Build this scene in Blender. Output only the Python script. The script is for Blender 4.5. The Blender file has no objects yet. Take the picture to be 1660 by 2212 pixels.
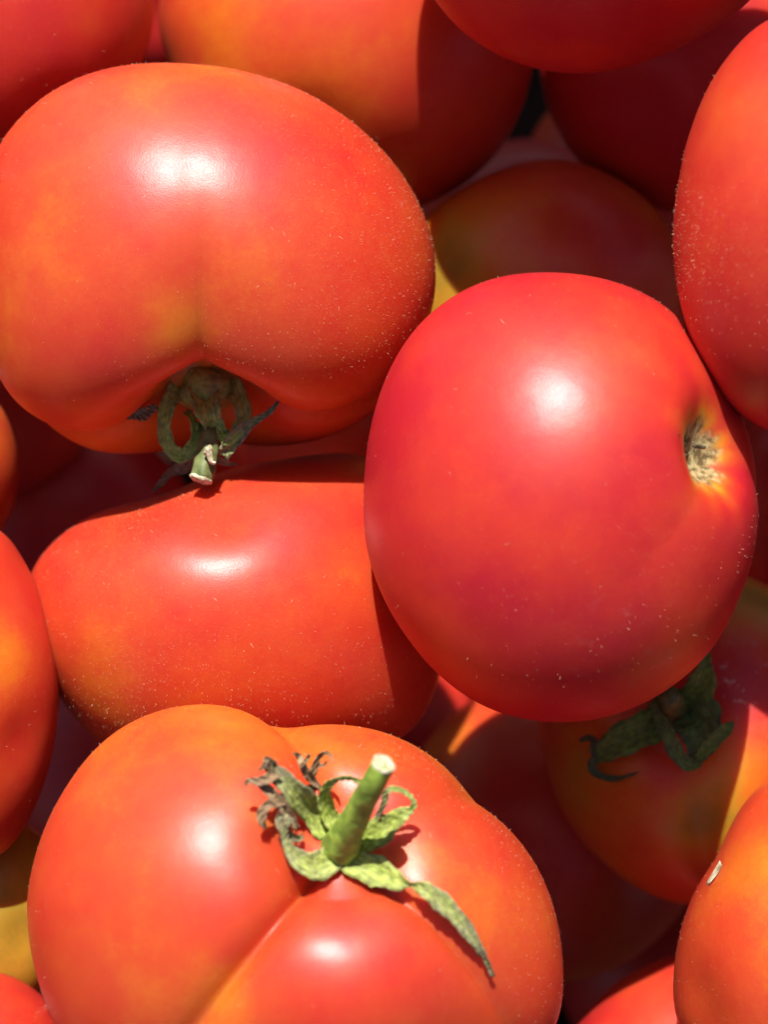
import bpy, math, random
import numpy as np
from mathutils import Vector, Matrix
from mathutils.bvhtree import BVHTree

scene = bpy.context.scene
C = scene.collection
rad = math.radians

# ------------------------------------------------------------------ camera, sky, sun, exposure
TILT = rad(20.0)                      # camera tilt away from straight down
DIST = 0.45                           # metres from the lens to the middle of the heap
S = 0.214 / 2212.0                    # metres per photo pixel (photo measured at 1660 x 2212) at that distance
Z0 = 0.192                            # height of the middle of the heap above the crate floor
CAMX = Vector((1, 0, 0))
CAMY = Vector((0, math.cos(TILT), math.sin(TILT)))
CAMZ = Vector((0, -math.sin(TILT), math.cos(TILT)))
ORG = Vector((0, 0, Z0))
M3 = np.array([CAMX[:], CAMY[:], CAMZ[:]]).T      # heap frame (right, up, towards lens) -> world

def to_world(p):
    return np.asarray(p) @ M3.T + np.array(ORG[:])

cam_data = bpy.data.cameras.new('camera')
cam = bpy.data.objects.new('camera', cam_data)
C.objects.link(cam)
cam.location = ORG + CAMZ * DIST
cam.rotation_euler = (TILT, 0, 0)
cam_data.sensor_fit = 'VERTICAL'
cam_data.sensor_height = 24
cam_data.lens = 24 * DIST / 0.214
cam_data.clip_start = 0.01
cam_data.clip_end = 50
cam_data.dof.use_dof = True
cam_data.dof.focus_distance = 0.425
cam_data.dof.aperture_fstop = 7.0
scene.camera = cam

SUN_DIR = CAMX * -0.09 + CAMY * 0.70 + CAMZ * 0.70      # towards the sun
SUN_DIR.normalize()
sun_el = math.asin(SUN_DIR.z)
sun_az = math.atan2(SUN_DIR.x, SUN_DIR.y)

world = bpy.data.worlds.new('World')
scene.world = world
world.use_nodes = True
wn = world.node_tree.nodes
wl = world.node_tree.links
wn.clear()
sky = wn.new('ShaderNodeTexSky')
sky.sky_type = 'NISHITA'
sky.sun_disc = False
sky.sun_elevation = sun_el
sky.sun_rotation = sun_az
sky.air_density = 1.0
sky.dust_density = 1.5
bg = wn.new('ShaderNodeBackground')
bg.inputs['Strength'].default_value = 0.05
wo = wn.new('ShaderNodeOutputWorld')
wl.new(sky.outputs[0], bg.inputs[0])
wl.new(bg.outputs[0], wo.inputs[0])

sun_data = bpy.data.lights.new('sun', 'SUN')
sun_data.energy = 5.0
sun_data.angle = rad(0.55)
sun_data.color = (1.0, 0.975, 0.94)
sun = bpy.data.objects.new('sun', sun_data)
C.objects.link(sun)
sun.rotation_euler = SUN_DIR.to_track_quat('Z', 'Y').to_euler()
sun.location = SUN_DIR * 2

vs = scene.view_settings
vs.view_transform = 'Standard'
vs.look = 'None'
vs.gamma = 1.0
vs.use_curve_mapping = False
vs.exposure = 0.68

# ------------------------------------------------------------------ materials
def new_mat(name):
    m = bpy.data.materials.new(name)
    m.use_nodes = True
    nt = m.node_tree
    b = nt.nodes['Principled BSDF']
    return m, nt, nt.nodes, nt.links, b

def skin_material():
    m, nt, n, l, b = new_mat('tomato_skin')
    at = n.new('ShaderNodeAttribute'); at.attribute_name = 'ripe'
    ac = n.new('ShaderNodeAttribute'); ac.attribute_name = 'cork'
    af = n.new('ShaderNodeAttribute'); af.attribute_name = 'fleck'
    tc = n.new('ShaderNodeTexCoord')
    # broad and fine mottling of the flesh colour
    n1 = n.new('ShaderNodeTexNoise'); n1.inputs['Scale'].default_value = 55; n1.inputs['Detail'].default_value = 4
    n2 = n.new('ShaderNodeTexNoise'); n2.inputs['Scale'].default_value = 900; n2.inputs['Detail'].default_value = 3
    l.new(tc.outputs['Object'], n1.inputs['Vector']); l.new(tc.outputs['Object'], n2.inputs['Vector'])
    a1 = n.new('ShaderNodeMath'); a1.operation = 'MULTIPLY_ADD'
    l.new(n1.outputs['Fac'], a1.inputs[0]); a1.inputs[1].default_value = 0.42; l.new(at.outputs['Fac'], a1.inputs[2])
    a2 = n.new('ShaderNodeMath'); a2.operation = 'MULTIPLY_ADD'
    l.new(n2.outputs['Fac'], a2.inputs[0]); a2.inputs[1].default_value = 0.16; l.new(a1.outputs[0], a2.inputs[2])
    n3 = n.new('ShaderNodeTexNoise'); n3.inputs['Scale'].default_value = 190; n3.inputs['Detail'].default_value = 5; n3.inputs['Roughness'].default_value = 0.6
    l.new(tc.outputs['Object'], n3.inputs['Vector'])
    a4 = n.new('ShaderNodeMath'); a4.operation = 'MULTIPLY_ADD'
    l.new(n3.outputs['Fac'], a4.inputs[0]); a4.inputs[1].default_value = 0.26; l.new(a2.outputs[0], a4.inputs[2])
    a3 = n.new('ShaderNodeMath'); a3.operation = 'SUBTRACT'
    l.new(a4.outputs[0], a3.inputs[0]); a3.inputs[1].default_value = 0.42
    ramp = n.new('ShaderNodeValToRGB')
    e = ramp.color_ramp.elements
    e[0].position = 0.0; e[0].color = (0.43, 0.010, 0.018, 1)
    e[1].position = 1.0; e[1].color = (0.36, 0.20, 0.018, 1)
    for p, c in ((0.22, (0.51, 0.027, 0.014, 1)), (0.45, (0.55, 0.063, 0.014, 1)), (0.68, (0.60, 0.145, 0.010, 1)), (0.85, (0.52, 0.235, 0.018, 1))):
        x = e.new(p); x.color = c
    l.new(a3.outputs[0], ramp.inputs[0])
    # pale lenticel specks
    vo = n.new('ShaderNodeTexVoronoi'); vo.inputs['Scale'].default_value = 1100
    l.new(tc.outputs['Object'], vo.inputs['Vector'])
    sp = n.new('ShaderNodeMapRange'); sp.inputs[1].default_value = 0.10; sp.inputs[2].default_value = 0.20
    sp.inputs[3].default_value = 1; sp.inputs[4].default_value = 0
    l.new(vo.outputs['Distance'], sp.inputs[0])
    sel = n.new('ShaderNodeSeparateColor'); l.new(vo.outputs['Color'], sel.inputs[0])
    gt = n.new('ShaderNodeMath'); gt.operation = 'GREATER_THAN'; gt.inputs[1].default_value = 0.72
    l.new(sel.outputs[0], gt.inputs[0])
    spm = n.new('ShaderNodeMath'); spm.operation = 'MULTIPLY'
    l.new(sp.outputs[0], spm.inputs[0]); l.new(gt.outputs[0], spm.inputs[1])
    spk = n.new('ShaderNodeMath'); spk.operation = 'MULTIPLY'; spk.inputs[1].default_value = 0.13
    l.new(spm.outputs[0], spk.inputs[0])
    mx = n.new('ShaderNodeMixRGB'); l.new(spk.outputs[0], mx.inputs[0]); l.new(ramp.outputs[0], mx.inputs[1])
    mx.inputs[2].default_value = (0.85, 0.36, 0.16, 1)
    # dried whitish flecks where something rubbed off
    nf = n.new('ShaderNodeTexNoise'); nf.inputs['Scale'].default_value = 260; nf.inputs['Detail'].default_value = 5; nf.inputs['Roughness'].default_value = 0.7
    l.new(tc.outputs['Object'], nf.inputs['Vector'])
    fr = n.new('ShaderNodeMapRange'); fr.inputs[1].default_value = 0.57; fr.inputs[2].default_value = 0.68
    l.new(nf.outputs['Fac'], fr.inputs[0])
    fm = n.new('ShaderNodeMath'); fm.operation = 'MULTIPLY'
    l.new(fr.outputs[0], fm.inputs[0]); l.new(af.outputs['Fac'], fm.inputs[1])
    mf = n.new('ShaderNodeMixRGB'); l.new(fm.outputs[0], mf.inputs[0]); l.new(mx.outputs[0], mf.inputs[1])
    mf.inputs[2].default_value = (0.62, 0.50, 0.46, 1)
    # corky brown lining
    nc = n.new('ShaderNodeTexNoise'); nc.inputs['Scale'].default_value = 700; nc.inputs['Detail'].default_value = 6
    l.new(tc.outputs['Object'], nc.inputs['Vector'])
    rc = n.new('ShaderNodeValToRGB')
    ce = rc.color_ramp.elements
    ce[0].position = 0.38; ce[0].color = (0.12, 0.07, 0.025, 1); ce[1].position = 0.62; ce[1].color = (0.46, 0.33, 0.15, 1)
    l.new(nc.outputs['Fac'], rc.inputs[0])
    mc = n.new('ShaderNodeMixRGB'); l.new(ac.outputs['Fac'], mc.inputs[0]); l.new(mf.outputs[0], mc.inputs[1]); l.new(rc.outputs[0], mc.inputs[2])
    l.new(mc.outputs[0], b.inputs['Base Color'])
    # gloss: waxy skin, duller where corky
    rr = n.new('ShaderNodeMath'); rr.operation = 'MULTIPLY_ADD'; rr.inputs[1].default_value = 0.4; rr.inputs[2].default_value = 0.50
    l.new(ac.outputs['Fac'], rr.inputs[0]); l.new(rr.outputs[0], b.inputs['Roughness'])
    b.inputs['Specular IOR Level'].default_value = 0.26
    cw = n.new('ShaderNodeMath'); cw.operation = 'MULTIPLY_ADD'; cw.inputs[1].default_value = -0.42; cw.inputs[2].default_value = 0.42
    l.new(ac.outputs['Fac'], cw.inputs[0]); l.new(cw.outputs[0], b.inputs['Coat Weight'])
    b.inputs['Coat Roughness'].default_value = 0.31
    b.inputs['Subsurface Weight'].default_value = 0.6
    b.inputs['Subsurface Radius'].default_value = (1.0, 0.16, 0.07)
    b.inputs['Subsurface Scale'].default_value = 0.009
    # fine goose-skin relief
    nb = n.new('ShaderNodeTexNoise'); nb.inputs['Scale'].default_value = 3800; nb.inputs['Detail'].default_value = 2
    l.new(tc.outputs['Object'], nb.inputs['Vector'])
    nb2 = n.new('ShaderNodeTexNoise'); nb2.inputs['Scale'].default_value = 120; nb2.inputs['Detail'].default_value = 2
    l.new(tc.outputs['Object'], nb2.inputs['Vector'])
    bp = n.new('ShaderNodeBump'); bp.inputs['Strength'].default_value = 0.2; bp.inputs['Distance'].default_value = 0.0002
    l.new(nb.outputs['Fac'], bp.inputs['Height'])
    bp2 = n.new('ShaderNodeBump'); bp2.inputs['Strength'].default_value = 0.06; bp2.inputs['Distance'].default_value = 0.002
    l.new(nb2.outputs['Fac'], bp2.inputs['Height']); l.new(bp.outputs[0], bp2.inputs['Normal'])
    l.new(bp2.outputs[0], b.inputs['Normal']); l.new(bp2.outputs[0], b.inputs['Coat Normal'])
    return m

def leaf_material(name='sepal_leaf', tint=(1, 1, 1)):
    m, nt, n, l, b = new_mat(name)
    at = n.new('ShaderNodeAttribute'); at.attribute_name = 'dry'
    tc = n.new('ShaderNodeTexCoord')
    n1 = n.new('ShaderNodeTexNoise'); n1.inputs['Scale'].default_value = 330; n1.inputs['Detail'].default_value = 5
    l.new(tc.outputs['Object'], n1.inputs['Vector'])
    ma = n.new('ShaderNodeMath'); ma.operation = 'MULTIPLY_ADD'; ma.inputs[1].default_value = 0.7
    l.new(n1.outputs['Fac'], ma.inputs[0]); l.new(at.outputs['Fac'], ma.inputs[2])
    su = n.new('ShaderNodeMath'); su.operation = 'SUBTRACT'; su.inputs[1].default_value = 0.35; l.new(ma.outputs[0], su.inputs[0])
    ramp = n.new('ShaderNodeValToRGB'); e = ramp.color_ramp.elements
    e[0].position = 0.0; e[0].color = (0.26, 0.37, 0.05, 1)
    e[1].position = 1.0; e[1].color = (0.22, 0.145, 0.09, 1)
    for p, c in ((0.25, (0.30, 0.38, 0.10, 1)), (0.45, (0.27, 0.31, 0.13, 1)), (0.62, (0.22, 0.22, 0.14, 1)), (0.8, (0.30, 0.22, 0.14, 1))):
        x = e.new(p); x.color = c
    l.new(su.outputs[0], ramp.inputs[0])
    n2 = n.new('ShaderNodeTexNoise'); n2.inputs['Scale'].default_value = 800; n2.inputs['Detail'].default_value = 4
    l.new(tc.outputs['Object'], n2.inputs['Vector'])
    r2 = n.new('ShaderNodeMapRange'); r2.inputs[1].default_value = 0.3; r2.inputs[2].default_value = 0.6; r2.inputs[3].default_value = 0.65; r2.inputs[4].default_value = 1.15
    l.new(n2.outputs['Fac'], r2.inputs[0])
    mu = n.new('ShaderNodeMixRGB'); mu.blend_type = 'MULTIPLY'; mu.inputs[0].default_value = 1
    l.new(ramp.outputs[0], mu.inputs[1]); l.new(r2.outputs[0], mu.inputs[2])
    aa = n.new('ShaderNodeAttribute'); aa.attribute_name = 'across'
    al = n.new('ShaderNodeAttribute'); al.attribute_name = 'along'
    cx = n.new('ShaderNodeCombineXYZ'); l.new(aa.outputs['Fac'], cx.inputs[0]); l.new(al.outputs['Fac'], cx.inputs[1])
    nv = n.new('ShaderNodeTexNoise'); nv.inputs['Scale'].default_value = 4.5; nv.inputs['Detail'].default_value = 4
    l.new(cx.outputs[0], nv.inputs['Vector'])
    rv = n.new('ShaderNodeMapRange'); rv.inputs[1].default_value = 0.35; rv.inputs[2].default_value = 0.65; rv.inputs[3].default_value = 0.62; rv.inputs[4].default_value = 1.25
    l.new(nv.outputs['Fac'], rv.inputs[0])
    mv = n.new('ShaderNodeMixRGB'); mv.blend_type = 'MULTIPLY'; mv.inputs[0].default_value = 1
    l.new(mu.outputs[0], mv.inputs[1]); l.new(rv.outputs[0], mv.inputs[2])
    mt = n.new('ShaderNodeMixRGB'); mt.blend_type = 'MULTIPLY'; mt.inputs[0].default_value = 1
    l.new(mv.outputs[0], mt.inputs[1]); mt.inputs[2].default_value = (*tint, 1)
    l.new(mt.outputs[0], b.inputs['Base Color'])
    b.inputs['Roughness'].default_value = 0.7
    b.inputs['Subsurface Weight'].default_value = 0.1
    b.inputs['Subsurface Radius'].default_value = (0.5, 1.0, 0.2)
    b.inputs['Subsurface Scale'].default_value = 0.001
    bp = n.new('ShaderNodeBump'); bp.inputs['Strength'].default_value = 0.6; bp.inputs['Distance'].default_value = 0.0006
    l.new(n2.outputs['Fac'], bp.inputs['Height']); l.new(bp.outputs[0], b.inputs['Normal'])
    return m

def plain_noise_material(name, c0, c1, scale, rough=0.8, bump=0.4, dist=0.0005):
    m, nt, n, l, b = new_mat(name)
    tc = n.new('ShaderNodeTexCoord')
    n1 = n.new('ShaderNodeTexNoise'); n1.inputs['Scale'].default_value = scale; n1.inputs['Detail'].default_value = 5
    l.new(tc.outputs['Object'], n1.inputs['Vector'])
    ramp = n.new('ShaderNodeValToRGB'); e = ramp.color_ramp.elements
    e[0].position = 0.35; e[0].color = (*c0, 1); e[1].position = 0.65; e[1].color = (*c1, 1)
    l.new(n1.outputs['Fac'], ramp.inputs[0]); l.new(ramp.outputs[0], b.inputs['Base Color'])
    b.inputs['Roughness'].default_value = rough
    bp = n.new('ShaderNodeBump'); bp.inputs['Strength'].default_value = bump; bp.inputs['Distance'].default_value = dist
    l.new(n1.outputs['Fac'], bp.inputs['Height']); l.new(bp.outputs[0], b.inputs['Normal'])
    return m

SKIN = skin_material()
LEAF = leaf_material('sepal_leaf', (1.12, 1.0, 0.8))
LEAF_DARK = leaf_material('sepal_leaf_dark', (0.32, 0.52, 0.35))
LEAF_OLIVE = leaf_material('sepal_leaf_olive', (1.0, 1.05, 0.9))
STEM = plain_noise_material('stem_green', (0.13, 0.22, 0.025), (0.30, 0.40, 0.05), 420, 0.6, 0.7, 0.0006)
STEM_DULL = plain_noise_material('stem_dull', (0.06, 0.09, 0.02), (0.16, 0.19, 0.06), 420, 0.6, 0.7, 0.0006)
CUT = plain_noise_material('cut_end', (0.35, 0.30, 0.16), (0.62, 0.58, 0.40), 900, 0.8, 0.6)
CORK = plain_noise_material('cork', (0.17, 0.11, 0.055), (0.66, 0.55, 0.36), 520, 0.85, 0.9, 0.0008)
DARKCORK = plain_noise_material('dark_cork', (0.06, 0.04, 0.02), (0.2, 0.14, 0.08), 520, 0.85, 0.9, 0.0008)
HAIR = plain_noise_material('fuzz', (0.52, 0.28, 0.15), (0.70, 0.46, 0.28), 300, 0.45, 0.0)
CRATE = plain_noise_material('crate_shade_black', (0.012, 0.006, 0.004), (0.022, 0.010, 0.007), 60, 0.9, 0.2, 0.001)  # near-black floor: the shade of the deep gaps is put into its colour
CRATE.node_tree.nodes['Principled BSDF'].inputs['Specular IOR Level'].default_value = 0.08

# ------------------------------------------------------------------ geometry helpers
CAMP = np.array([0, 0, DIST])

def pix(px, py, w):
    """photo pixel + distance w (towards the lens) of the thing it belongs to -> heap frame point"""
    k = S * (DIST - w) / DIST
    return np.array([(px - 830) * k, (1106 - py) * k, w])

def link_mesh(name, verts, faces, mat, parent=None, origin=None, smooth=True):
    me = bpy.data.meshes.new(name)
    v = to_world(verts)
    if origin is not None:
        v = v - np.array(origin[:])
    me.from_pydata(v.tolist(), [], faces)
    me.materials.append(mat)
    if smooth:
        me.polygons.foreach_set('use_smooth', [True] * len(me.polygons))
    o = bpy.data.objects.new(name, me)
    C.objects.link(o)
    if parent is not None:
        o.parent = parent
    elif origin is not None:
        o.location = origin
    return o

def set_attr(me, name, vals):
    a = me.attributes.new(name, 'FLOAT', 'POINT')
    a.data.foreach_set('value', np.asarray(vals, dtype=np.float32))

def wavy(d, seed, freq, n=10):
    r = np.random.RandomState(seed)
    out = np.zeros(len(d))
    for i in range(n):
        k = r.normal(size=3); k *= freq * r.uniform(0.6, 1.4) / np.linalg.norm(k)
        out += np.sin(d @ k + r.uniform(0, 6.28)) / math.sqrt(n)
    return out

def catmull(pts, per):
    pts = np.asarray(pts, float)
    P = np.vstack([2 * pts[0] - pts[1], pts, 2 * pts[-1] - pts[-2]])
    out = []
    for i in range(1, len(P) - 2):
        for j in range(per):
            t = j / per
            a, b, c, d = P[i - 1], P[i], P[i + 1], P[i + 2]
            out.append(0.5 * (2 * b + (c - a) * t + (2 * a - 5 * b + 4 * c - d) * t * t + (3 * b - a - 3 * c + d) * t ** 3))
    out.append(pts[-1])
    return np.array(out)

def outline_fn(pts, rx, ry):
    """radius (photo pixels) round the tomato's centre as a smooth periodic function of the angle"""
    items = []
    for x, y in pts:
        items.append((math.atan2(y, x), math.hypot(x, y)))
    have = [a for a, _ in items]
    for k in range(24):
        a = -math.pi + (k + 0.5) * math.pi / 12
        if all(abs((a - h + math.pi) % (2 * math.pi) - math.pi) > rad(17) for h in have):
            items.append((a, 1 / math.sqrt((math.cos(a) / rx) ** 2 + (math.sin(a) / ry) ** 2)))
    items.sort()
    A = np.array([i[0] for i in items]); R = np.array([i[1] for i in items])
    A = np.concatenate([A - 2 * math.pi, A, A + 2 * math.pi]); R = np.tile(R, 3)
    g = np.linspace(-math.pi, math.pi, 361)[:-1]
    f = np.interp(g, A, R)
    ker = np.exp(-(np.arange(-14, 15) / 6.0) ** 2); ker /= ker.sum()
    f = np.convolve(np.concatenate([f[-14:], f, f[:14]]), ker, 'valid')
    def fn(a):
        return np.interp((a + math.pi) % (2 * math.pi) - math.pi, np.append(g, math.pi), np.append(f, f[0]))
    return fn

HEAP = {}

def tomato(key, label, c, w, rx, ry, pts=(), T=None, axis=(0, 0, -1), dimple=(0.16, 0.33), grooves=(), bulges=(),
           ripe=0.25, spots=(), streak=0.0, cork=0.0, flecks=(), res=(110, 170), seed=1, fuzz=0, fuzz_at=(), rough=0.010, group=None, stem_end=True):
    cen = pix(c[0], c[1], w)
    k = S * (DIST - w) / DIST
    zc = CAMP - cen; zc /= np.linalg.norm(zc)
    xc = np.cross([0, 1, 0], zc); xc /= np.linalg.norm(xc)
    yc = np.cross(zc, xc)
    B = np.array([xc, yc, zc])                     # rows: tomato frame axes in heap frame
    fn = outline_fn([(x - c[0], c[1] - y) for x, y in pts], rx, ry)
    T = T or 0.92 * min(rx, ry)
    a = np.array(axis, float); a /= np.linalg.norm(a)
    ref = np.array([0, 1, 0]) if abs(a[1]) < 0.97 else np.array([0, 0, 1.0])
    e1 = ref - a * (ref @ a); e1 /= np.linalg.norm(e1)
    e2 = np.cross(a, e1)
    nt_, np_ = res
    u = np.linspace(0, 1, nt_ + 1)
    th = math.pi * (0.62 * u + 0.38 * u ** 1.9)     # denser round the stem
    ph = np.linspace(0, 2 * math.pi, np_, endpoint=False)
    TH, PH = np.meshgrid(th[1:-1], ph, indexing='ij')
    TH = np.concatenate([[0], TH.ravel(), [math.pi]]); PH = np.concatenate([[0], PH.ravel(), [0]])
    D = np.cos(TH)[:, None] * a + np.sin(TH)[:, None] * (np.cos(PH)[:, None] * e1 + np.sin(PH)[:, None] * e2)
    def radius(D):
        psi = np.arctan2(D[:, 1], D[:, 0]); sa2 = D[:, 0] ** 2 + D[:, 1] ** 2
        R0 = 1 / np.sqrt((np.cos(psi) / rx) ** 2 + (np.sin(psi) / ry) ** 2)
        R = R0 + (fn(psi) - R0) * sa2 ** 1.5
        return 1 / np.sqrt(sa2 / R ** 2 + D[:, 2] ** 2 / T ** 2)
    def dir_at(x, y):
        q = np.array([(x - c[0]), (c[1] - y)], float)
        rr = fn(math.atan2(q[1], q[0]))
        q = q / rr; s = min(0.995, np.linalg.norm(q))
        d = np.array([q[0] * rr, q[1] * rr, T * math.sqrt(1 - s * s)])
        return d / np.linalg.norm(d)
    r = radius(D)
    mean = (rx + ry) / 2
    r = r * (1 + rough * wavy(D, seed, 2.3) + 0.25 * rough * wavy(D, seed + 50, 6.0))
    for bx, by, amp, wid in bulges:
        dd = dir_at(bx, by)
        r = r * (1 + amp * np.exp(-(np.arccos(np.clip(D @ dd, -1, 1)) / wid) ** 2))
    for g in grooves:
        gx, gy, dep, wid, ext = g[:5]
        dd = dir_at(gx, gy) if gy is not None else None
        p0 = math.atan2(dd @ e2, dd @ e1) if dd is not None else gx
        dphi = np.abs((PH - p0 + math.pi) % (2 * math.pi) - math.pi)
        # crease: rounded cusp across, deepest near the shoulder and dying away towards the blossom end
        arc = dphi * np.clip(np.sin(TH), 0.25, 1)
        prof = 1 / (1 + (arc / wid) ** 1.5)
        fade = (0.5 + 0.5 * np.cos(np.clip(TH / ext, 0, 1) * math.pi)) * np.clip(TH / 0.25, 0, 1)
        if len(g) > 5: fade = np.clip(fade, 0, 1) ** g[5]
        r = r * (1 - dep * prof * fade)
    P = D * r[:, None]
    dep, wid = dimple
    P = P - a * (dep * mean * np.exp(-(TH / wid) ** 2))[:, None]
    if stem_end:
        P = P + a * (0.05 * mean * np.exp(-((math.pi - TH) / 0.25) ** 2))[:, None]
    V = cen + (P * k) @ B
    faces = []
    for j in range(np_):
        j2 = (j + 1) % np_
        faces.append((0, 1 + j, 1 + j2))
    for i in range(nt_ - 2):
        b0 = 1 + i * np_
        for j in range(np_):
            j2 = (j + 1) % np_
            faces.append((b0 + j, b0 + np_ + j, b0 + np_ + j2, b0 + j2))
    last = len(V) - 1
    b0 = 1 + (nt_ - 2) * np_
    for j in range(np_):
        faces.append((b0 + (j + 1) % np_, b0 + j, last))
    WV = to_world(V)
    cw = to_world(cen[None])[0]
    origin = Vector((cw[0], cw[1], WV[:, 2].min()))
    root = bpy.data.objects.new('tomato', None)
    C.objects.link(root)
    root.location = origin
    root.empty_display_size = 0.02
    root['label'] = label; root['category'] = 'tomato'
    root['group'] = group or 'ripe tomatoes heaped together'
    body = link_mesh('skin', V, faces, SKIN, root, origin)
    # real colour of the flesh under the skin: redder or greener patches
    rv = ripe + 0.10 * wavy(D, seed + 7, 3.0) + 0.05 * wavy(D, seed + 9, 9.0)
    Q = np.array([(V[:, 0] / (S * (DIST - V[:, 2]) / DIST)) + 830, 1106 - V[:, 1] / (S * (DIST - V[:, 2]) / DIST)]).T
    front = ((V - cen) @ zc) > -0.2 * mean * k
    def surf(x, y):
        dist = np.hypot(Q[:, 0] - x, Q[:, 1] - y) + np.where(front, 0, 1e6)
        near = np.where(dist < dist.min() + 8)[0]
        return V[near[np.argmax(V[near, 2])]]
    for sx, sy, sr, val in spots:
        p = surf(sx, sy)
        rv = rv + val * np.exp(-(np.linalg.norm(V - p, axis=1) / (sr * k)) ** 2)
    if streak:
        rv = rv + streak * np.exp(-(TH / 0.42) ** 2) * (0.55 + 0.45 * np.cos(PH * 5 + 1.0) + 0.3 * np.cos(PH * 11))
    ck = np.zeros(len(V))
    if cork:
        edge = cork * (1 + 0.07 * np.cos(PH * 5) + 0.07 * np.cos(PH * 9 + 2) + 0.06 * np.cos(PH * 17))
        rv = rv + 0.55 * np.exp(-((TH - cork) / 0.09) ** 2)
        ck = np.clip((edge - TH) / 0.05 + 0.5, 0, 1)
    set_attr(body.data, 'ripe', np.clip(rv, 0.02, 1.0))
    set_attr(body.data, 'cork', ck)
    fl = np.zeros(len(V))
    for sx, sy, sr, val in flecks:
        p = surf(sx, sy)
        fl = fl + val * np.exp(-(np.linalg.norm(V - p, axis=1) / (sr * k)) ** 2)
    set_attr(body.data, 'fleck', np.clip(fl, 0, 1))
    bvh = BVHTree.FromPolygons([Vector(v) for v in V], faces)
    if fuzz:
        rs = np.random.RandomState(seed + 100)
        hv = []; hf = []
        vis = np.where(((V - cen) @ zc) > -0.3 * mean * k)[0]
        if cork or dimple[0] > 0.2:
            vis = vis[TH[vis] > 0.4]
        # vertices crowd towards the poles: thin them so that the down is even
        wgt = np.sin(TH[vis]); wgt /= wgt.sum()
        clump = 0.12 + np.clip(0.3 + 0.6 * wavy(D[vis], seed + 31, 4.0), 0, 1.2) ** 1.3
        for sx, sy, sr, val in fuzz_at:            # places where the down has not been rubbed off
            clump = clump + val * np.exp(-(np.linalg.norm(V[vis] - surf(sx, sy), axis=1) / (sr * k)) ** 2)
        wgt = wgt * clump; wgt /= wgt.sum()
        pick = rs.choice(vis, fuzz, p=wgt)
        for i in pick:
            nrm = V[i] - cen; nrm = nrm / np.linalg.norm(nrm)
            p = V[i] + rs.normal(size=3) * 0.0006
            loc, nn, _, _ = bvh.find_nearest(Vector(p))
            if loc is None:
                continue
            p = np.array(loc[:]); nn = np.array(nn[:])
            h = nn + rs.normal(size=3) * 0.7; h /= np.linalg.norm(h)
            if h @ nn < 0.15:
                h = h + nn * 0.5
            L = rs.uniform(0.00012, 0.0005)
            sd = np.cross(h, rs.normal(size=3)); sd /= np.linalg.norm(sd)
            wd = rs.uniform(0.000011, 0.000026)
            if rs.rand() < 0.012:                     # a fibre or crumb lying flat on the skin
                h = h - nn * (h @ nn) + nn * 0.12; h /= np.linalg.norm(h); L = rs.uniform(0.0004, 0.0013); wd *= 1.8
                sd = np.cross(h, nn); sd /= np.linalg.norm(sd)
            b_ = len(hv)
            hv += [p - sd * wd - nn * 0.00002, p + sd * wd - nn * 0.00002, p + h * L + sd * wd * 0.4, p + h * L - sd * wd * 0.4]
            hf.append((b_, b_ + 1, b_ + 2, b_ + 3))
        fo = link_mesh('fuzz', np.array(hv), hf, HAIR, body, origin, smooth=False)
        fo['kind'] = 'stuff'
    HEAP[key] = dict(root=root, origin=origin, cen=cen, a=a @ B, B=B, k=k, bvh=bvh, mean=mean, V=V, body=body)
    return HEAP[key]

def on_skin(t, px, py, h, w_default=None):
    """point h metres off the tomato's skin along the line of sight of a photo pixel"""
    p = pix(px, py, 0.0)
    d = p - CAMP; d /= np.linalg.norm(d)
    loc, nn, idx, dist = t['bvh'].ray_cast(Vector(CAMP), Vector(d))
    if loc is None:
        loc, nn, _, _ = t['bvh'].find_nearest(Vector(pix(px, py, t['cen'][2])))
        w = loc[2]
        return pix(px, py, w + h)
    return np.array(loc[:]) - d * h

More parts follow.
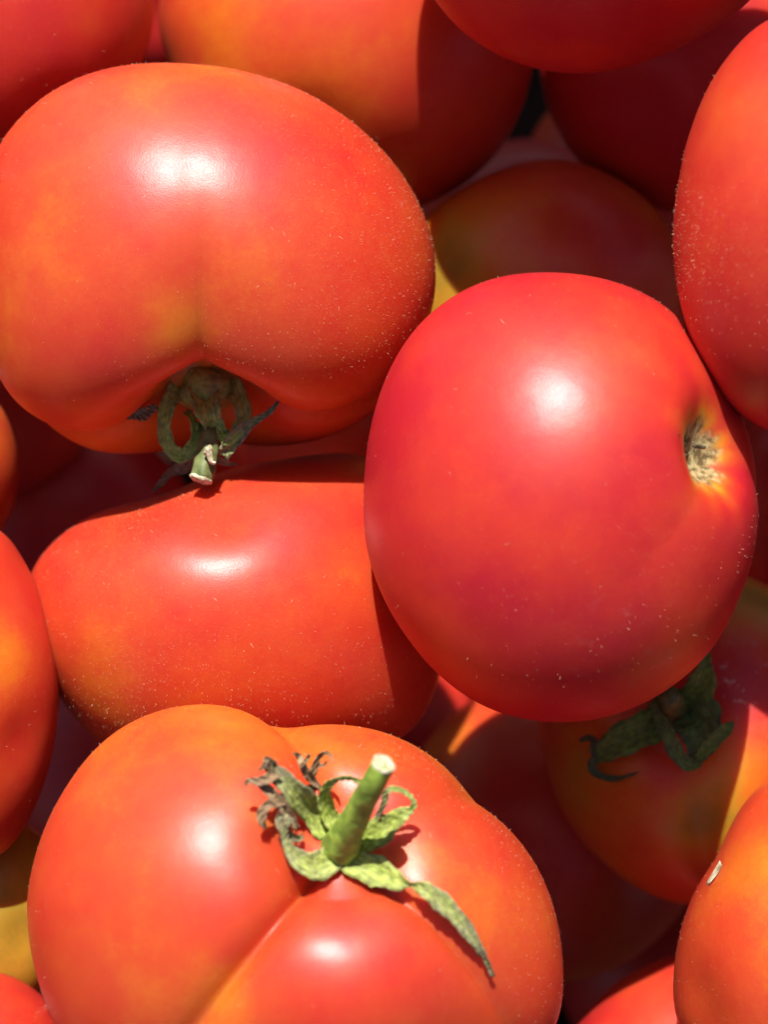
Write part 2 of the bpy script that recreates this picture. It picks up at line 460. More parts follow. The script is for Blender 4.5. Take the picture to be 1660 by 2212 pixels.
def ribbon(t, name, pts, parent, mat=LEAF, dry=(0.2, 0.6), absw=False, cup=0.25, thick=0.00045, seed=0, per=9, wrinkle=0.00018, twist=0.0, wide=1.1):
    """a sepal: closed strip along points (px, py, height or w in mm, width in px[, twist])"""
    P = []; W = []; TW = []
    for q in pts:
        P.append(pix(q[0], q[1], q[2] / 1000 - 0.010) if absw else on_skin(t, q[0], q[1], q[2] / 1000))
        W.append(q[3] * t['k'] * 0.5 * wide)
        TW.append(q[4] if len(q) > 4 else twist)
    cl = catmull(P, per); n = len(cl)
    tt = np.linspace(0, len(pts) - 1, n)
    W = np.interp(tt, range(len(pts)), W); TW = np.interp(tt, range(len(pts)), TW)
    rs = np.random.RandomState(seed + 3)
    NA = 7
    V = []; F = []; dv = []; ax_ = []; al_ = []
    tan = np.gradient(cl, axis=0)
    prev = None
    f1, f2 = rs.uniform(0, 6.28, 2)
    for i in range(n):
        tg = tan[i] / (np.linalg.norm(tan[i]) + 1e-12)
        z = CAMP - cl[i]; z /= np.linalg.norm(z)
        b = np.cross(z, tg); b /= (np.linalg.norm(b) + 1e-12)
        if prev is not None and b @ prev < 0:
            b = -b
        prev = b
        nn = np.cross(tg, b)
        if nn @ z < 0: nn = -nn
        ca, sa = math.cos(TW[i]), math.sin(TW[i])
        b2 = b * ca + nn * sa; n2 = nn * ca - b * sa
        f = i / (n - 1)
        wob = 1 + 0.08 * math.sin(i * 0.5 + f1) + 0.03 * math.sin(i * 1.4 + f2)
        tk = thick * (0.4 + 0.6 * min(1, W[i] / (10 * S)))
        for side in (1, -1):
            for j in range(NA):
                s = (j / (NA - 1) * 2 - 1) * side
                x = s * W[i] * wob
                y = cup * W[i] * (s * s - 0.4) + wrinkle * math.sin(5 * s + i * 1.3 + f1) + rs.normal() * wrinkle * 0.12
                if abs(s) < 0.2: y -= 0.10 * W[i]
                y += side * tk * (1 - 0.8 * s * s) * 0.5
                V.append(cl[i] + b2 * x + n2 * y)
                ax_.append(s); al_.append(i * 0.04)
                dv.append(dry[0] + (dry[1] - dry[0]) * f + 0.18 * abs(s) ** 3)
    R = 2 * NA
    for i in range(n - 1):
        for j in range(R):
            j2 = (j + 1) % R
            F.append((i * R + j, i * R + j2, (i + 1) * R + j2, (i + 1) * R + j))
    F.append(tuple(range(R))[::-1]); F.append(tuple((n - 1) * R + j for j in range(R)))
    o = link_mesh(name, np.array(V), F, mat, parent, t['origin'])
    set_attr(o.data, 'dry', dv); set_attr(o.data, 'across', ax_); set_attr(o.data, 'along', al_)
    return o

def tube(t, name, pts, parent, mat, absw=False, lump=0.05, ribs=5, seed=0, per=6, seg=24):
    """stem: lumpy tapering tube along (px, py, height mm, diameter px)"""
    P = []; W = []
    for q in pts:
        P.append(pix(q[0], q[1], q[2] / 1000 - 0.010) if absw else on_skin(t, q[0], q[1], q[2] / 1000))
        W.append(q[3] * t['k'] * 0.5)
    cl = catmull(P, per); n = len(cl)
    W = np.interp(np.linspace(0, len(pts) - 1, n), range(len(pts)), W)
    tan = np.gradient(cl, axis=0); V = []; F = []
    up = np.array([0.3, 0.2, 0.93])
    rs = np.random.RandomState(seed)
    for i in range(n):
        tg = tan[i] / np.linalg.norm(tan[i])
        b = np.cross(up, tg); b /= np.linalg.norm(b); c2 = np.cross(tg, b)
        for j in range(seg):
            an = j / seg * 2 * math.pi
            r = W[i] * (1 + lump * math.cos(ribs * an + 0.15 * i) + lump * 0.6 * math.sin(3 * an + i * 0.8) + rs.normal() * lump * 0.25)
            V.append(cl[i] + (b * math.cos(an) + c2 * math.sin(an)) * r)
    for i in range(n - 1):
        for j in range(seg):
            j2 = (j + 1) % seg
            F.append((i * seg + j, i * seg + j2, (i + 1) * seg + j2, (i + 1) * seg + j))
    F.append(tuple(range(seg))[::-1])
    F.append(tuple((n - 1) * seg + j for j in range(seg)))
    o = link_mesh(name, np.array(V), F, mat, parent, t['origin'])
    ring = np.array(V[-seg:]); tg = tan[-1] / np.linalg.norm(tan[-1])
    return o, ring, tg

def cut_face(t, ring, tg, parent, mat, rs_seed=0, depth=0.0004):
    """the torn, slightly hollow end of a cut stem"""
    c = ring.mean(axis=0); rs = np.random.RandomState(rs_seed)
    V = []; F = []; n = len(ring)
    levels = ((0.97, -0.0003), (1.06, 0.0001), (0.98, 0.0005), (0.7, 0.00035), (0.42, -0.0001), (0.16, 0.0002))
    for lv, (f, h) in enumerate(levels):
        for j in range(n):
            V.append(c + (ring[j] - c) * f + tg * (h + (rs.normal() * 0.00012 if lv > 1 else 0)))
    for lv in range(len(levels) - 1):
        for j in range(n):
            j2 = (j + 1) % n
            F.append((lv * n + j, lv * n + j2, (lv + 1) * n + j2, (lv + 1) * n + j))
    F.append(tuple((len(levels) - 1) * n + j for j in range(n)))
    return link_mesh('cut_end', np.array(V), F, mat, parent, t['origin'])

def scrap(t, name, pts, parent, mat, thick=0.0006, seed=0):
    """a small irregular crust lying on the skin: polygon of photo pixels"""
    rs = np.random.RandomState(seed)
    pts = np.array(pts, float); c = pts.mean(axis=0)
    V = []; F = []; n = len(pts)
    rings = (1.0, 0.82, 0.5, 0.2)
    for q, f in enumerate(rings):
        for p in pts:
            x, y = c + (p - c) * f
            V.append(on_skin(t, x, y, (-0.0004 if q == 0 else thick * (0.7 + 0.8 * rs.rand()))))
    for q in range(len(rings) - 1):
        for j in range(n):
            j2 = (j + 1) % n
            F.append((q * n + j, q * n + j2, (q + 1) * n + j2, (q + 1) * n + j))
    F.append(tuple((len(rings) - 1) * n + j for j in range(n)))
    return link_mesh(name, np.array(V), F, mat, parent, t['origin'])

# ------------------------------------------------------------------ the surface under the heap
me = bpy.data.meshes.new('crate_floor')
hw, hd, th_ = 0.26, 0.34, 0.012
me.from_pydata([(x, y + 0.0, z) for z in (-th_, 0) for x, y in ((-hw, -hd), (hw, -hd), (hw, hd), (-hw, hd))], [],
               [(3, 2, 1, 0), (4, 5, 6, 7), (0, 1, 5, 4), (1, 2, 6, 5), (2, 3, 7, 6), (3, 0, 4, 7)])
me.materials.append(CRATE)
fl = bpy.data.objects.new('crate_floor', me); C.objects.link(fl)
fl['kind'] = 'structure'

# ------------------------------------------------------------------ the tomatoes
A = tomato('A', 'large two-lobed orange-red tomato with its stem and curled green sepals hanging underneath', (462, 585), -0.002, 478, 415,
    pts=[(0, 325), (100, 222), (200, 172), (310, 151), (420, 152), (560, 175), (700, 230), (800, 300), (880, 390), (925, 480), (942, 560), (941, 650),
         (915, 745), (870, 840), (800, 900), (720, 945), (640, 970), (540, 985), (430, 985), (290, 997), (200, 990), (100, 940), (30, 875), (-20, 760), (-35, 640), (-30, 460)],
    T=380, axis=(-0.05, -0.90, 0.42), dimple=(0.42, 0.34),
    grooves=[(432, 600, 0.10, 0.24, 1.8), (436, 620, 0.085, 0.08, 1.7), (386, 380, 0.022, 0.11, 3.0), (1.8, None, 0.15, 0.09, 1.7), (-1.7, None, 0.15, 0.09, 1.7), (3.3, None, 0.06, 0.12, 1.2)],
    bulges=[(190, 780, 0.06, 0.45), (690, 730, 0.045, 0.38)],
    ripe=0.44, spots=[(395, 710, 70, 0.24), (470, 560, 120, 0.12), (640, 480, 160, 0.10), (200, 800, 150, -0.2), (250, 250, 250, 0.05)],
    streak=0.12, flecks=[(882, 458, 22, 0.5)], res=(150, 240), seed=3, fuzz=7500, fuzz_at=[(840, 600, 170, 1.6), (640, 560, 140, 0.8), (880, 450, 120, 0.8)])

B = tomato('B', 'smooth round red tomato showing a brown corky stem scar with yellow streaks', (1215, 1075), 0.022, 425, 482,
    pts=[(1130, 592), (1200, 590), (1300, 602), (1370, 625), (1440, 665), (1500, 730), (1560, 820), (1610, 920), (1635, 1020), (1640, 1100), (1625, 1200),
         (1590, 1300), (1530, 1410), (1440, 1490), (1340, 1540), (1250, 1558), (1160, 1555), (1060, 1530), (960, 1465), (880, 1370), (820, 1260), (795, 1180),
         (788, 1110), (792, 1020), (810, 900), (850, 790), (910, 700), (1000, 630), (1070, 602)],
    T=410, axis=(0.795, 0.25, 0.55), dimple=(0.22, 0.20),
    grooves=[(2.4, None, 0.03, 0.16, 1.4), (-1.9, None, 0.03, 0.14, 1.3)],
    ripe=0.06, spots=[(1480, 1330, 160, 0.22), (1300, 1150, 180, 0.08), (1350, 780, 160, 0.12), (1560, 1090, 70, 0.2)], streak=0.35, cork=0.16,
    res=(150, 240), flecks=[(1275, 1228, 30, 0.15), (1340, 1390, 90, 0.12)], seed=11, fuzz=1400, rough=0.006)

Cc = tomato('C', 'broad orange-red tomato with a saddled shoulder under the hanging stem', (520, 1320), -0.018, 455, 335,
    pts=[(70, 1235), (120, 1172), (200, 1115), (300, 1087), (380, 1062), (480, 1022), (600, 995), (700, 978), (790, 975), (880, 1030), (960, 1250), (962, 1450),
         (930, 1540), (890, 1597), (700, 1655), (400, 1670), (230, 1610)],
    T=375, axis=(0.1, -0.55, -0.85), grooves=[(740, 1400, 0.02, 0.2, 3.0)],
    ripe=0.35, spots=[(300, 1250, 150, 0.05), (760, 1300, 180, 0.10), (250, 1500, 170, 0.18), (860, 1450, 120, -0.15)], res=(140, 220), bulges=[(470, 1190, 0.035, 0.45), (325, 1100, -0.035, 0.28), (650, 1060, 0.025, 0.35)], seed=21, fuzz=8000, fuzz_at=[(230, 1180, 170, 2.2), (420, 1080, 120, 1.5), (330, 1420, 160, 1.0)])

E = tomato('E', 'big ribbed beefsteak tomato wearing a bright green stem and shrivelled sepals', (640, 1985), 0.030, 575, 470,
    pts=[(62, 1960), (66, 1910), (80, 1850), (110, 1760), (150, 1690), (200, 1620), (270, 1565), (350, 1535), (430, 1523), (510, 1530), (565, 1550), (612, 1580),
         (660, 1570), (740, 1571), (820, 1585), (900, 1620), (970, 1672), (1020, 1735), (1085, 1785), (1140, 1850), (1180, 1930), (1202, 2020), (1207, 2090), (1195, 2220), (75, 2060), (100, 2145), (130, 2215)],
    T=420, axis=(0.22, 0.36, 0.90), dimple=(0.15, 0.34),
    grooves=[(600, 1570, 0.14, 0.075, 1.9), (440, 2190, 0.20, 0.07, 2.3), (1075, 2200, 0.10, 0.05, 2.0), (1040, 1735, 0.045, 0.08, 1.9)],
    bulges=[(330, 1850, 0.05, 0.45), (760, 2150, 0.12, 0.42)],
    ripe=0.45, spots=[(1040, 1930, 130, 0.24), (900, 1850, 80, 0.18), (480, 2150, 100, 0.26), (520, 1600, 130, 0.08), (300, 1960, 160, -0.06)],
    streak=0.15, res=(170, 280), seed=31, fuzz=3500, fuzz_at=[(850, 1630, 120, 1.6), (1080, 1800, 140, 1.0), (250, 1620, 120, 1.0)])

F = tomato('F', 'orange tomato with a yellow-tinged flank leaning against the saddled tomato', (-190, 1495), 0.002, 312, 372,
    pts=[(0, 1140), (40, 1200), (80, 1280), (110, 1370), (122, 1460), (120, 1540), (105, 1640), (75, 1730), (40, 1800), (0, 1852)],
    axis=(-0.6, 0.3, -0.5), ripe=0.42, spots=[(20, 1420, 110, 0.30), (60, 1650, 120, -0.12)], res=(90, 150), seed=41, fuzz=900)
G = tomato('G', 'narrow sliver of dark orange tomato behind the two-lobed tomato\'s lower flank', (-205, 1010), -0.034, 243, 245,
    pts=[(0, 880), (25, 940), (38, 1010), (30, 1080), (5, 1140)], axis=(-0.6, 0.3, -0.5), ripe=0.5, res=(70, 110), seed=43, fuzz=500)
H = tomato('H', 'pinkish red tomato wedged behind the two-lobed tomato\'s shoulder', (10, 10), -0.032, 322, 350,
    pts=[(331, 0), (327, 60), (312, 115), (290, 155)], axis=(-0.3, 0.6, -0.6), ripe=0.16, spots=[(210, 40, 70, 0.3), (60, 100, 120, -0.1)], res=(90, 150), seed=47, fuzz=500)
I = tomato('I', 'orange-red tomato half covered by a straight-edged shadow', (742, 70), -0.064, 408, 395,
    pts=[(336, 40), (346, 95), (366, 155), (1146, 160), (1105, 280), (1030, 372), (915, 442)], T=380, axis=(0.2, 0.5, -0.8),
    grooves=[(560, 200, 0.02, 0.3, 3)], ripe=0.42, spots=[(560, 120, 150, 0.08), (760, 200, 130, 0.12)], res=(100, 160), seed=53, fuzz=1600)
J = tomato('J', 'deep red tomato overhanging the half-shadowed one, its underside in shade', (1285, -262), 0.012, 430, 412,
    pts=[(945, 0), (1000, 62), (1080, 112), (1170, 142), (1250, 150), (1340, 140), (1430, 110), (1530, 60), (1620, 0)], T=390, axis=(0.2, 0.5, 0.7),
    ripe=0.12, res=(100, 160), seed=59, fuzz=900)
K = tomato('K', 'dark red tomato lying wholly in shade under the overhanging one', (1500, 120), -0.068, 340, 345,
    pts=[(1163, 140), (1178, 210), (1220, 300), (1280, 375), (1370, 428), (1455, 455)], axis=(0.3, 0.3, -0.8), ripe=0.10, res=(90, 150), seed=61, fuzz=400)
L = tomato('L', 'fuzzy bright red tomato with a waisted side and rippled highlight, above the scarred one', (1805, 490), 0.039, 345, 460,
    pts=[(1660, 40), (1600, 92), (1540, 172), (1502, 260), (1474, 370), (1459, 470), (1462, 570), (1480, 670), (1520, 780), (1580, 868), (1660, 925)],
    T=350, axis=(0.7, 0.5, 0.3), grooves=[(1640, 340, 0.05, 0.2, 3.0)], ripe=0.14, spots=[(1600, 230, 150, 0.16), (1560, 700, 150, -0.1)], res=(110, 180), seed=67, fuzz=3200, fuzz_at=[(1500, 560, 150, 1.5)])
Mt = tomato('M', 'shaded olive-orange tomato sunk between the two-lobed and the scarred tomato', (1190, 655), -0.062, 305, 308,
    pts=[(1180, 348), (1240, 356), (1330, 390), (1400, 442), (1450, 510), (1080, 372), (985, 418), (920, 470)], axis=(-0.75, 0.0, -0.6), ripe=0.50,
    spots=[(1050, 480, 110, 0.18), (960, 600, 90, 0.35), (1330, 520, 150, -0.25)], res=(90, 150), seed=71, fuzz=500)
N = tomato('N', 'very dark red tomato deep in the gap above the olive-orange one', (1140, 560), -0.150, 250, 258, pts=[(1150, 302), (1250, 335)],
    axis=(0, 0.3, -0.9), ripe=0.05, res=(60, 100), seed=73)
O = tomato('O', 'blotched orange, red and green tomato with dark drooping green sepals', (1505, 1590), -0.048, 345, 358,
    pts=[(1166, 1570), (1186, 1680), (1230, 1772), (1320, 1872), (1420, 1932), (1500, 1947)], T=350, axis=(-0.12, 0.14, 0.98), dimple=(0.10, 0.30),
    grooves=[(1530, 1900, 0.05, 0.12, 2.0), (1200, 1650, 0.05, 0.12, 2.0)], ripe=0.50,
    spots=[(1600, 1640, 90, 0.30), (1530, 1790, 90, 0.42), (1620, 1290, 110, 0.40), (1600, 1460, 90, -0.5), (1440, 1650, 60, -0.3), (1230, 1640, 90, 0.25), (1400, 1880, 120, -0.1)],
    flecks=[(1610, 1440, 55, 1.0), (1590, 1500, 40, 0.8)], res=(120, 190), seed=79, fuzz=2200)
P = tomato('P', 'vivid orange tomato with a pale cracked scar in its notched edge', (1800, 2040), 0.010, 335, 390,
    pts=[(1660, 1692), (1612, 1740), (1578, 1806), (1556, 1866), (1512, 1932), (1486, 2000), (1469, 2080), (1463, 2150), (1470, 2215)],
    T=340, axis=(0.6, 0.3, -0.4), grooves=[(1600, 1880, 0.05, 0.10, 3.0)], ripe=0.46, spots=[(1600, 1880, 120, 0.1), (1560, 2100, 100, -0.12)], res=(110, 180), seed=83, fuzz=1200)
Q = tomato('Q', 'red tomato crossed by a slanting shadow beside the vivid orange one', (1500, 2350), -0.036, 295, 290,
    pts=[(1262, 2212), (1312, 2150), (1382, 2102), (1466, 2066)], axis=(0.2, 0.3, -0.8), ripe=0.16, res=(80, 130), seed=89, fuzz=300)
R = tomato('R', 'dark maroon tomato deep in shadow with one small orange sunlit patch', (1190, 1790), -0.098, 330, 320,
    axis=(0.1, 0.4, -0.8), ripe=0.30, spots=[(975, 1570, 120, 0.25)], res=(90, 140), seed=97)
Sx = tomato('S', 'mustard yellow tomato hidden low beside the ribbed beefsteak tomato', (-55, 1985), -0.018, 205, 235, axis=(-0.5, 0.2, -0.8), ripe=0.86, rough=0.008, res=(70, 110), seed=101)
Tt = tomato('T', 'red tomato tip with a tiny white nub touching the ribbed tomato', (-65, 2330), 0.0, 225, 235,
    pts=[(0, 2105), (60, 2140), (110, 2182), (127, 2215)], axis=(-0.5, -0.2, -0.6), ripe=0.22, res=(70, 110), seed=103, fuzz=200)
U = tomato('U', 'small pink glimpse of tomato through the notch between two others', (345, -40), -0.115, 230, 260, axis=(0, 0.3, -0.9), ripe=0.12, res=(60, 100), seed=107)
Vv = tomato('V', 'nearly black shaded tomato in the hollow under the hanging stem', (130, 1160), -0.145, 300, 260, axis=(0, 0.3, -0.9), ripe=0.08, res=(60, 100), seed=109)
Ww = tomato('W', 'dark shaded tomato in the slit beside the corky stem scar', (1790, 1110), -0.105, 250, 250, axis=(0.3, 0.3, -0.9), ripe=0.12, res=(60, 100), seed=113)

# ------------------------------------------------------------------ stem and sepals of the ribbed tomato
def calyx_disc(t, pts, parent, mat, seed=0, h=0.0006):
    o = scrap(t, 'calyx', pts, parent, mat, thick=h, seed=seed)
    set_attr(o.data, 'dry', [0.15] * len(o.data.vertices))
    return o

cy = calyx_disc(E, [(790, 1818), (775, 1850), (745, 1866), (712, 1856), (694, 1828), (690, 1795), (712, 1770), (750, 1765), (785, 1785)], E['root'], LEAF, 1, 0.0012)
st, ring, tg = tube(E, 'stem', [(735, 1836, -1.0, 84), (739, 1826, 3, 76), (755, 1793, 9, 62), (780, 1744, 16, 53), (806, 1694, 23, 49), (828, 1652, 29, 46)], cy, STEM, lump=0.045, seed=5)
cut_face(E, ring, tg, st, CUT, 4)
ribbon(E, 'sepal', [(712, 1800, 2, 46), (680, 1758, 5, 52), (642, 1716, 8, 46), (610, 1682, 10, 36), (586, 1660, 11, 26), (578, 1645, 12, 14)], cy, dry=(0.12, 0.75), cup=0.5, seed=1)
ribbon(E, 'sepal', [(728, 1842, 2, 50), (700, 1866, 3, 56), (664, 1866, 3, 48), (634, 1845, 3, 28), (616, 1812, 4, 15), (618, 1785, 6, 11), (632, 1768, 8, 9)], cy, dry=(0.18, 0.62), cup=0.3, seed=2)
ribbon(E, 'sepal', [(742, 1850, 2, 40), (776, 1868, 3, 54), (818, 1884, 3, 56), (858, 1902, 3.5, 38), (888, 1910, 4, 13, 0.9), (920, 1922, 4.5, 30), (952, 1946, 4, 36), (992, 1986, 3.5, 30), (1024, 2030, 3, 22), (1050, 2072, 2.5, 14, 0.8), (1066, 2110, 2, 9)], cy, dry=(0.05, 0.62), cup=0.35, seed=3)
ribbon(E, 'sepal', [(775, 1820, 2, 44), (806, 1806, 4, 54), (838, 1782, 6, 46), (868, 1760, 8, 28), (892, 1745, 9, 13, 0.5), (892, 1728, 10, 11, 0.6), (874, 1711, 11, 12, 0.7), (850, 1704, 12, 12), (836, 1712, 11, 12), (830, 1735, 9, 12), (815, 1768, 6, 11)], cy, dry=(0.05, 0.5), cup=0.35, seed=4)
ribbon(E, 'sepal', [(730, 1786, 3, 30), (712, 1760, 6, 34), (702, 1726, 9, 28), (708, 1698, 12, 18), (728, 1683, 14, 12, 0.8), (756, 1680, 14, 11, 0.8), (780, 1690, 13, 12)], cy, dry=(0.10, 0.25), cup=0.4, seed=5)
# shrivelled brown tips
for q, pts in enumerate((
    [(596, 1668, 11, 24), (578, 1682, 11, 20), (556, 1688, 10, 15), (536, 1686, 9, 10), (530, 1698, 8, 6)],
    [(590, 1655, 12, 20), (582, 1648, 13, 22), (576, 1640, 14, 14), (572, 1652, 13, 9), (560, 1664, 12, 6)],
    [(622, 1722, 7, 20), (600, 1730, 7, 22), (580, 1738, 7, 18), (566, 1756, 6, 18), (566, 1776, 5, 14), (574, 1790, 4, 8)],
    [(560, 1690, 9, 14), (585, 1712, 8, 22), (610, 1740, 7, 22), (630, 1770, 5, 18), (642, 1790, 4, 12)],
    [(618, 1756, 6, 20), (606, 1772, 5, 22), (618, 1800, 4, 16), (640, 1812, 3, 14), (655, 1806, 2, 9)],
    [(692, 1702, 6, 9), (676, 1686, 8, 14), (662, 1668, 10, 18), (652, 1648, 12, 14), (645, 1632, 14, 10), (634, 1628, 14, 6)],
    [(674, 1682, 8, 11), (680, 1660, 10, 14), (688, 1638, 12, 11), (702, 1626, 14, 8), (714, 1632, 14, 6), (719, 1648, 13, 3)],
    [(650, 1655, 12, 8), (664, 1640, 12, 8), (668, 1628, 13, 5)],
    [(690, 1655, 11, 8), (700, 1652, 11, 7), (706, 1645, 11, 4)],
    [(692, 1700, 5, 12), (668, 1702, 4, 12), (648, 1706, 4, 9), (640, 1694, 5, 6)])):
    ribbon(E, 'shrivelled_tip', pts, cy, dry=(0.85, 0.95) if q != 4 else (0.6, 0.6), cup=0.7, seed=20 + q, wrinkle=0.0003, per=5)

# ------------------------------------------------------------------ hanging stem and looped sepals of the two-lobed tomato
ca = tube(A, 'calyx', [(446, 800, 3, 90), (446, 830, 7, 130), (447, 856, 10, 120), (449, 880, 11, 60)], A['root'], LEAF_OLIVE, absw=True, lump=0.08, seed=7)[0]
set_attr(ca.data, 'dry', [0.25] * len(ca.data.vertices))
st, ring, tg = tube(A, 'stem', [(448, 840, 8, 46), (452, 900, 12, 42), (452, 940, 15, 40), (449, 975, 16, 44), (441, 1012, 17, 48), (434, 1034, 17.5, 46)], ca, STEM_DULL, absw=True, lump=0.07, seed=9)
cut_face(A, ring, tg, st, CUT, 8)
tube(A, 'nub', [(446, 978, 19.5, 14), (452, 976, 20.8, 16), (450, 966, 21.3, 14), (456, 996, 20.6, 10), (466, 1000, 20.6, 5)], st, CUT, absw=True, lump=0.12, seed=3)
ribbon(A, 'sepal', [(392, 838, 11, 44), (370, 858, 13, 30), (358, 890, 14, 25), (355, 930, 14, 24), (366, 966, 14, 25), (390, 984, 14, 25), (412, 972, 14, 25), (422, 942, 14, 22, 0.6), (416, 908, 15, 18, 0.9), (402, 888, 12, 12)], ca, mat=LEAF_OLIVE, dry=(0.20, 0.12), wide=1.25, absw=True, cup=0.3, seed=41)
ribbon(A, 'sepal', [(440, 830, 12, 52), (444, 862, 15, 50), (452, 894, 17, 42), (464, 920, 16, 34), (484, 938, 16, 22), (498, 942, 15, 10)], ca, mat=LEAF_OLIVE, dry=(0.15, 0.3), wide=1.25, absw=True, cup=0.4, seed=42)
ribbon(A, 'sepal', [(492, 828, 11, 44), (512, 852, 13, 34), (525, 884, 15, 28), (524, 914, 16, 28), (510, 938, 17, 26), (490, 950, 17, 20), (472, 940, 16, 10)], ca, mat=LEAF_OLIVE, dry=(0.2, 0.15), wide=1.25, absw=True, cup=0.3, seed=43)
ribbon(A, 'sepal', [(480, 985, 15, 22), (504, 952, 17, 30), (532, 922, 17, 22), (560, 904, 17, 12), (582, 890, 17, 12), (604, 864, 17, 4)], ca, mat=LEAF_OLIVE, dry=(0.45, 0.6), wide=1.2, absw=True, cup=0.6, seed=44, wrinkle=0.0003)
ribbon(A, 'shrivelled_tip', [(338, 876, 14, 10), (322, 888, 15, 22), (304, 896, 15, 26), (286, 898, 15, 14), (268, 900, 15, 12), (256, 906, 15, 5)], ca, mat=LEAF_OLIVE, dry=(0.85, 0.8), absw=True, cup=0.6, seed=45, wrinkle=0.0004)
ribbon(A, 'shrivelled_tip', [(430, 990, 8, 30), (400, 1008, 5, 26), (370, 1020, 3, 18), (345, 1046, 1, 12), (330, 1062, 0, 5)], ca, mat=LEAF_OLIVE, dry=(0.85, 0.9), absw=True, cup=0.6, seed=46, wrinkle=0.0004)
ribbon(A, 'shrivelled_tip', [(466, 990, 12, 18), (488, 1000, 11, 12), (514, 1004, 10, 4)], ca, mat=LEAF_OLIVE, dry=(0.7, 0.8), absw=True, cup=0.6, seed=47)

# ------------------------------------------------------------------ drooping dark sepals of the blotched tomato
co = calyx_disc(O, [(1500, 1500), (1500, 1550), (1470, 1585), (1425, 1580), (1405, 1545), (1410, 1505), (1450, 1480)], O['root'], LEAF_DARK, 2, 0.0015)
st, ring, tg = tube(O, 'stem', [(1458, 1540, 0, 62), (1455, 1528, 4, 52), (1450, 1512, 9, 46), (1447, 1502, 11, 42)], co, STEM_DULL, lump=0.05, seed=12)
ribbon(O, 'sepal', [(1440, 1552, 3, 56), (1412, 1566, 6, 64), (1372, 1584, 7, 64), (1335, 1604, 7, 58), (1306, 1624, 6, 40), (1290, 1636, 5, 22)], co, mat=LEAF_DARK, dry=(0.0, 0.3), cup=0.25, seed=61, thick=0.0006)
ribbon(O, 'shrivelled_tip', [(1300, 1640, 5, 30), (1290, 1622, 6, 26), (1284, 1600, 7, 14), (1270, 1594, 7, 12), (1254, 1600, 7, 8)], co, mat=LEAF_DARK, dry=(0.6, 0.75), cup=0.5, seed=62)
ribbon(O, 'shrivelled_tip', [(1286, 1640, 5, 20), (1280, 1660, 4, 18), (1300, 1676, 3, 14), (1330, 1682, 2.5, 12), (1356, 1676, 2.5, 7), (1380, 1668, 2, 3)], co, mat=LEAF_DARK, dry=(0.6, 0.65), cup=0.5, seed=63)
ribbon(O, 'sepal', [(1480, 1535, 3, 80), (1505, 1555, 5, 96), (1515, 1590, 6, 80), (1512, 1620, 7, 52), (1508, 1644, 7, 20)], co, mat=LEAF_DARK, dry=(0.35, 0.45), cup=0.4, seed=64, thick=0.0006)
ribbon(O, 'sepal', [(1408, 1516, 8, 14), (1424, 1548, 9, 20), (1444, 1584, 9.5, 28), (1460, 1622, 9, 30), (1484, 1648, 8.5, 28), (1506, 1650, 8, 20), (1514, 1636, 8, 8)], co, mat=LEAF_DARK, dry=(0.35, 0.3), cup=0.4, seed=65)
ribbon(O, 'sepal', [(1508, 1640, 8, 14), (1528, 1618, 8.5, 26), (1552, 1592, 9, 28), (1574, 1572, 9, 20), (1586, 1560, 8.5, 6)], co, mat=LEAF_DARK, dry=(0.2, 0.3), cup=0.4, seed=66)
ribbon(O, 'sepal', [(1490, 1530, 3, 60), (1510, 1495, 6, 62), (1522, 1460, 8, 44), (1527, 1425, 9, 18), (1530, 1400, 10, 6)], co, mat=LEAF_DARK, dry=(0.1, 0.2), cup=0.3, seed=67)

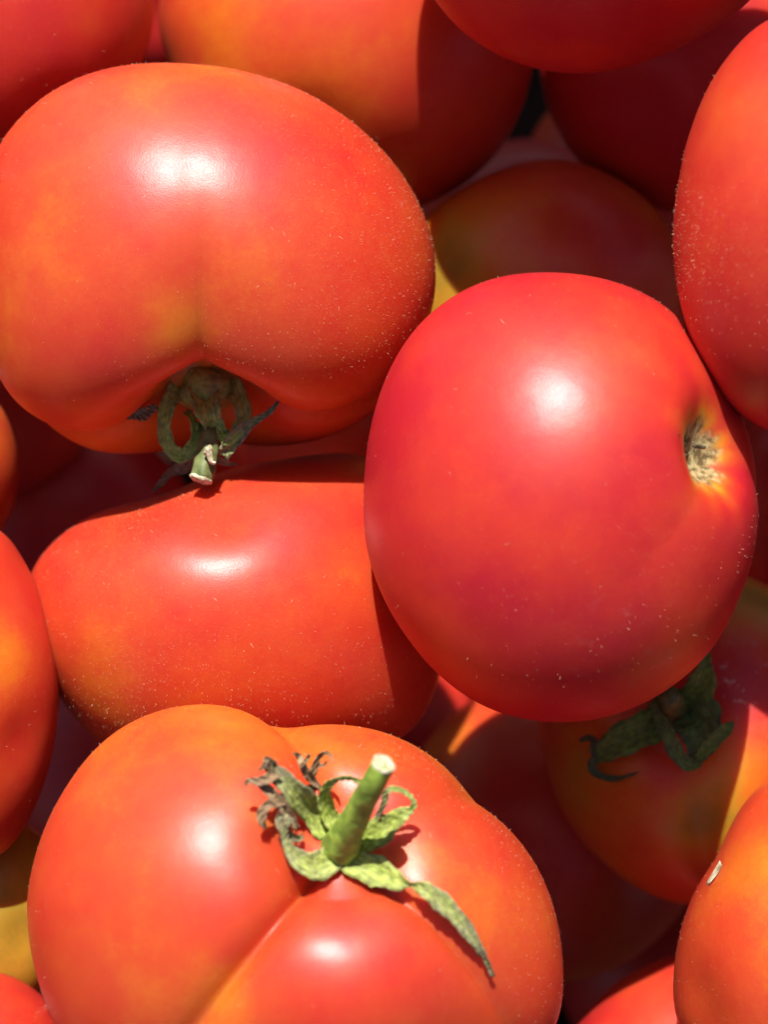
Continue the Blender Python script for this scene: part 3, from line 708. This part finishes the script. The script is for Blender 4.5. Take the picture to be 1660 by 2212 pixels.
# ------------------------------------------------------------------ corky scars
scrap(P, 'scar', [(1557, 1856), (1562, 1868), (1554, 1886), (1541, 1902), (1530, 1915), (1526, 1908), (1538, 1888)], P['root'], CORK, 0.0008, 5)
for q, pts in enumerate(([(1466, 940, 0.15, 6), (1484, 952, 0.15, 8), (1504, 962, 0.15, 7), (1526, 966, 0.15, 4)],
                         [(1470, 990, 0.15, 4), (1486, 980, 0.15, 7), (1502, 970, 0.15, 4)])):
    ribbon(B, 'cork_crack', pts, B['root'], mat=DARKCORK, cup=0.1, thick=0.0003, seed=80 + q, wrinkle=0.0001, wide=1.0)
tube(Tt, 'nub', [(106, 2180, -0.5, 12), (108, 2174, 1.2, 18), (114, 2170, 2.2, 14), (118, 2174, 2.8, 6)], Tt['root'], CUT, lump=0.12, seed=6)

# ------------------------------------------------------------------ the heap goes on below; unseen tomatoes round it added to block light
rs_ = random.Random(5)
for i, (x, y, w, r) in enumerate((
    (620, 760, -0.165, 330), (1480, 900, -0.165, 320), (760, 1620, -0.155, 330), (1500, 2080, -0.135, 300), (-60, 830, -0.12, 270), (250, 1640, -0.155, 280),
    (1420, 420, -0.170, 300))):
    tomato('deep%d' % i, 'shadowed red tomato at the very bottom of the heap', (x, y), w, r, r * 0.95, axis=(rs_.uniform(-1, 1), rs_.uniform(-1, 1), -0.6),
           ripe=rs_.uniform(0.1, 0.35), res=(48, 72), seed=200 + i, group='tomatoes at the bottom of the heap')
for i, (x, y, w, r) in enumerate((  # out of view, added to keep sun and sky off the gaps
    (840, -620, -0.035, 370), (-520, -560, -0.05, 360), (-420, 420, -0.01, 380), (1080, -850, -0.05, 390), (1770, -400, 0.032, 400),
    (300, -1150, -0.07, 380), (-500, -1000, -0.07, 380), (1500, -1250, -0.08, 400), (2150, -100, -0.03, 360), (900, -1500, -0.10, 360),
    (-560, 1180, 0.0, 330), (-560, 1900, 0.01, 330), (-350, 2650, 0.02, 340), (450, 2850, 0.02, 380), (1150, 2800, 0.0, 330), (1850, 2780, 0.01, 340),
    (2350, 1350, 0.0, 360), (2480, 700, 0.0, 340), (2450, 2050, 0.0, 330), (2080, 1450, -0.03, 280), (1700, -430, -0.045, 320))):
    tomato('sun_block%d' % i, 'unseen red tomato added past the others to shade the heap', (x, y), w, r, r * 0.93, axis=(rs_.uniform(-1, 1), rs_.uniform(-1, 1), 0.3),
           ripe=rs_.uniform(0.1, 0.4), res=(48, 72), seed=300 + i, group='unseen tomatoes added round the edge of the heap for shade')
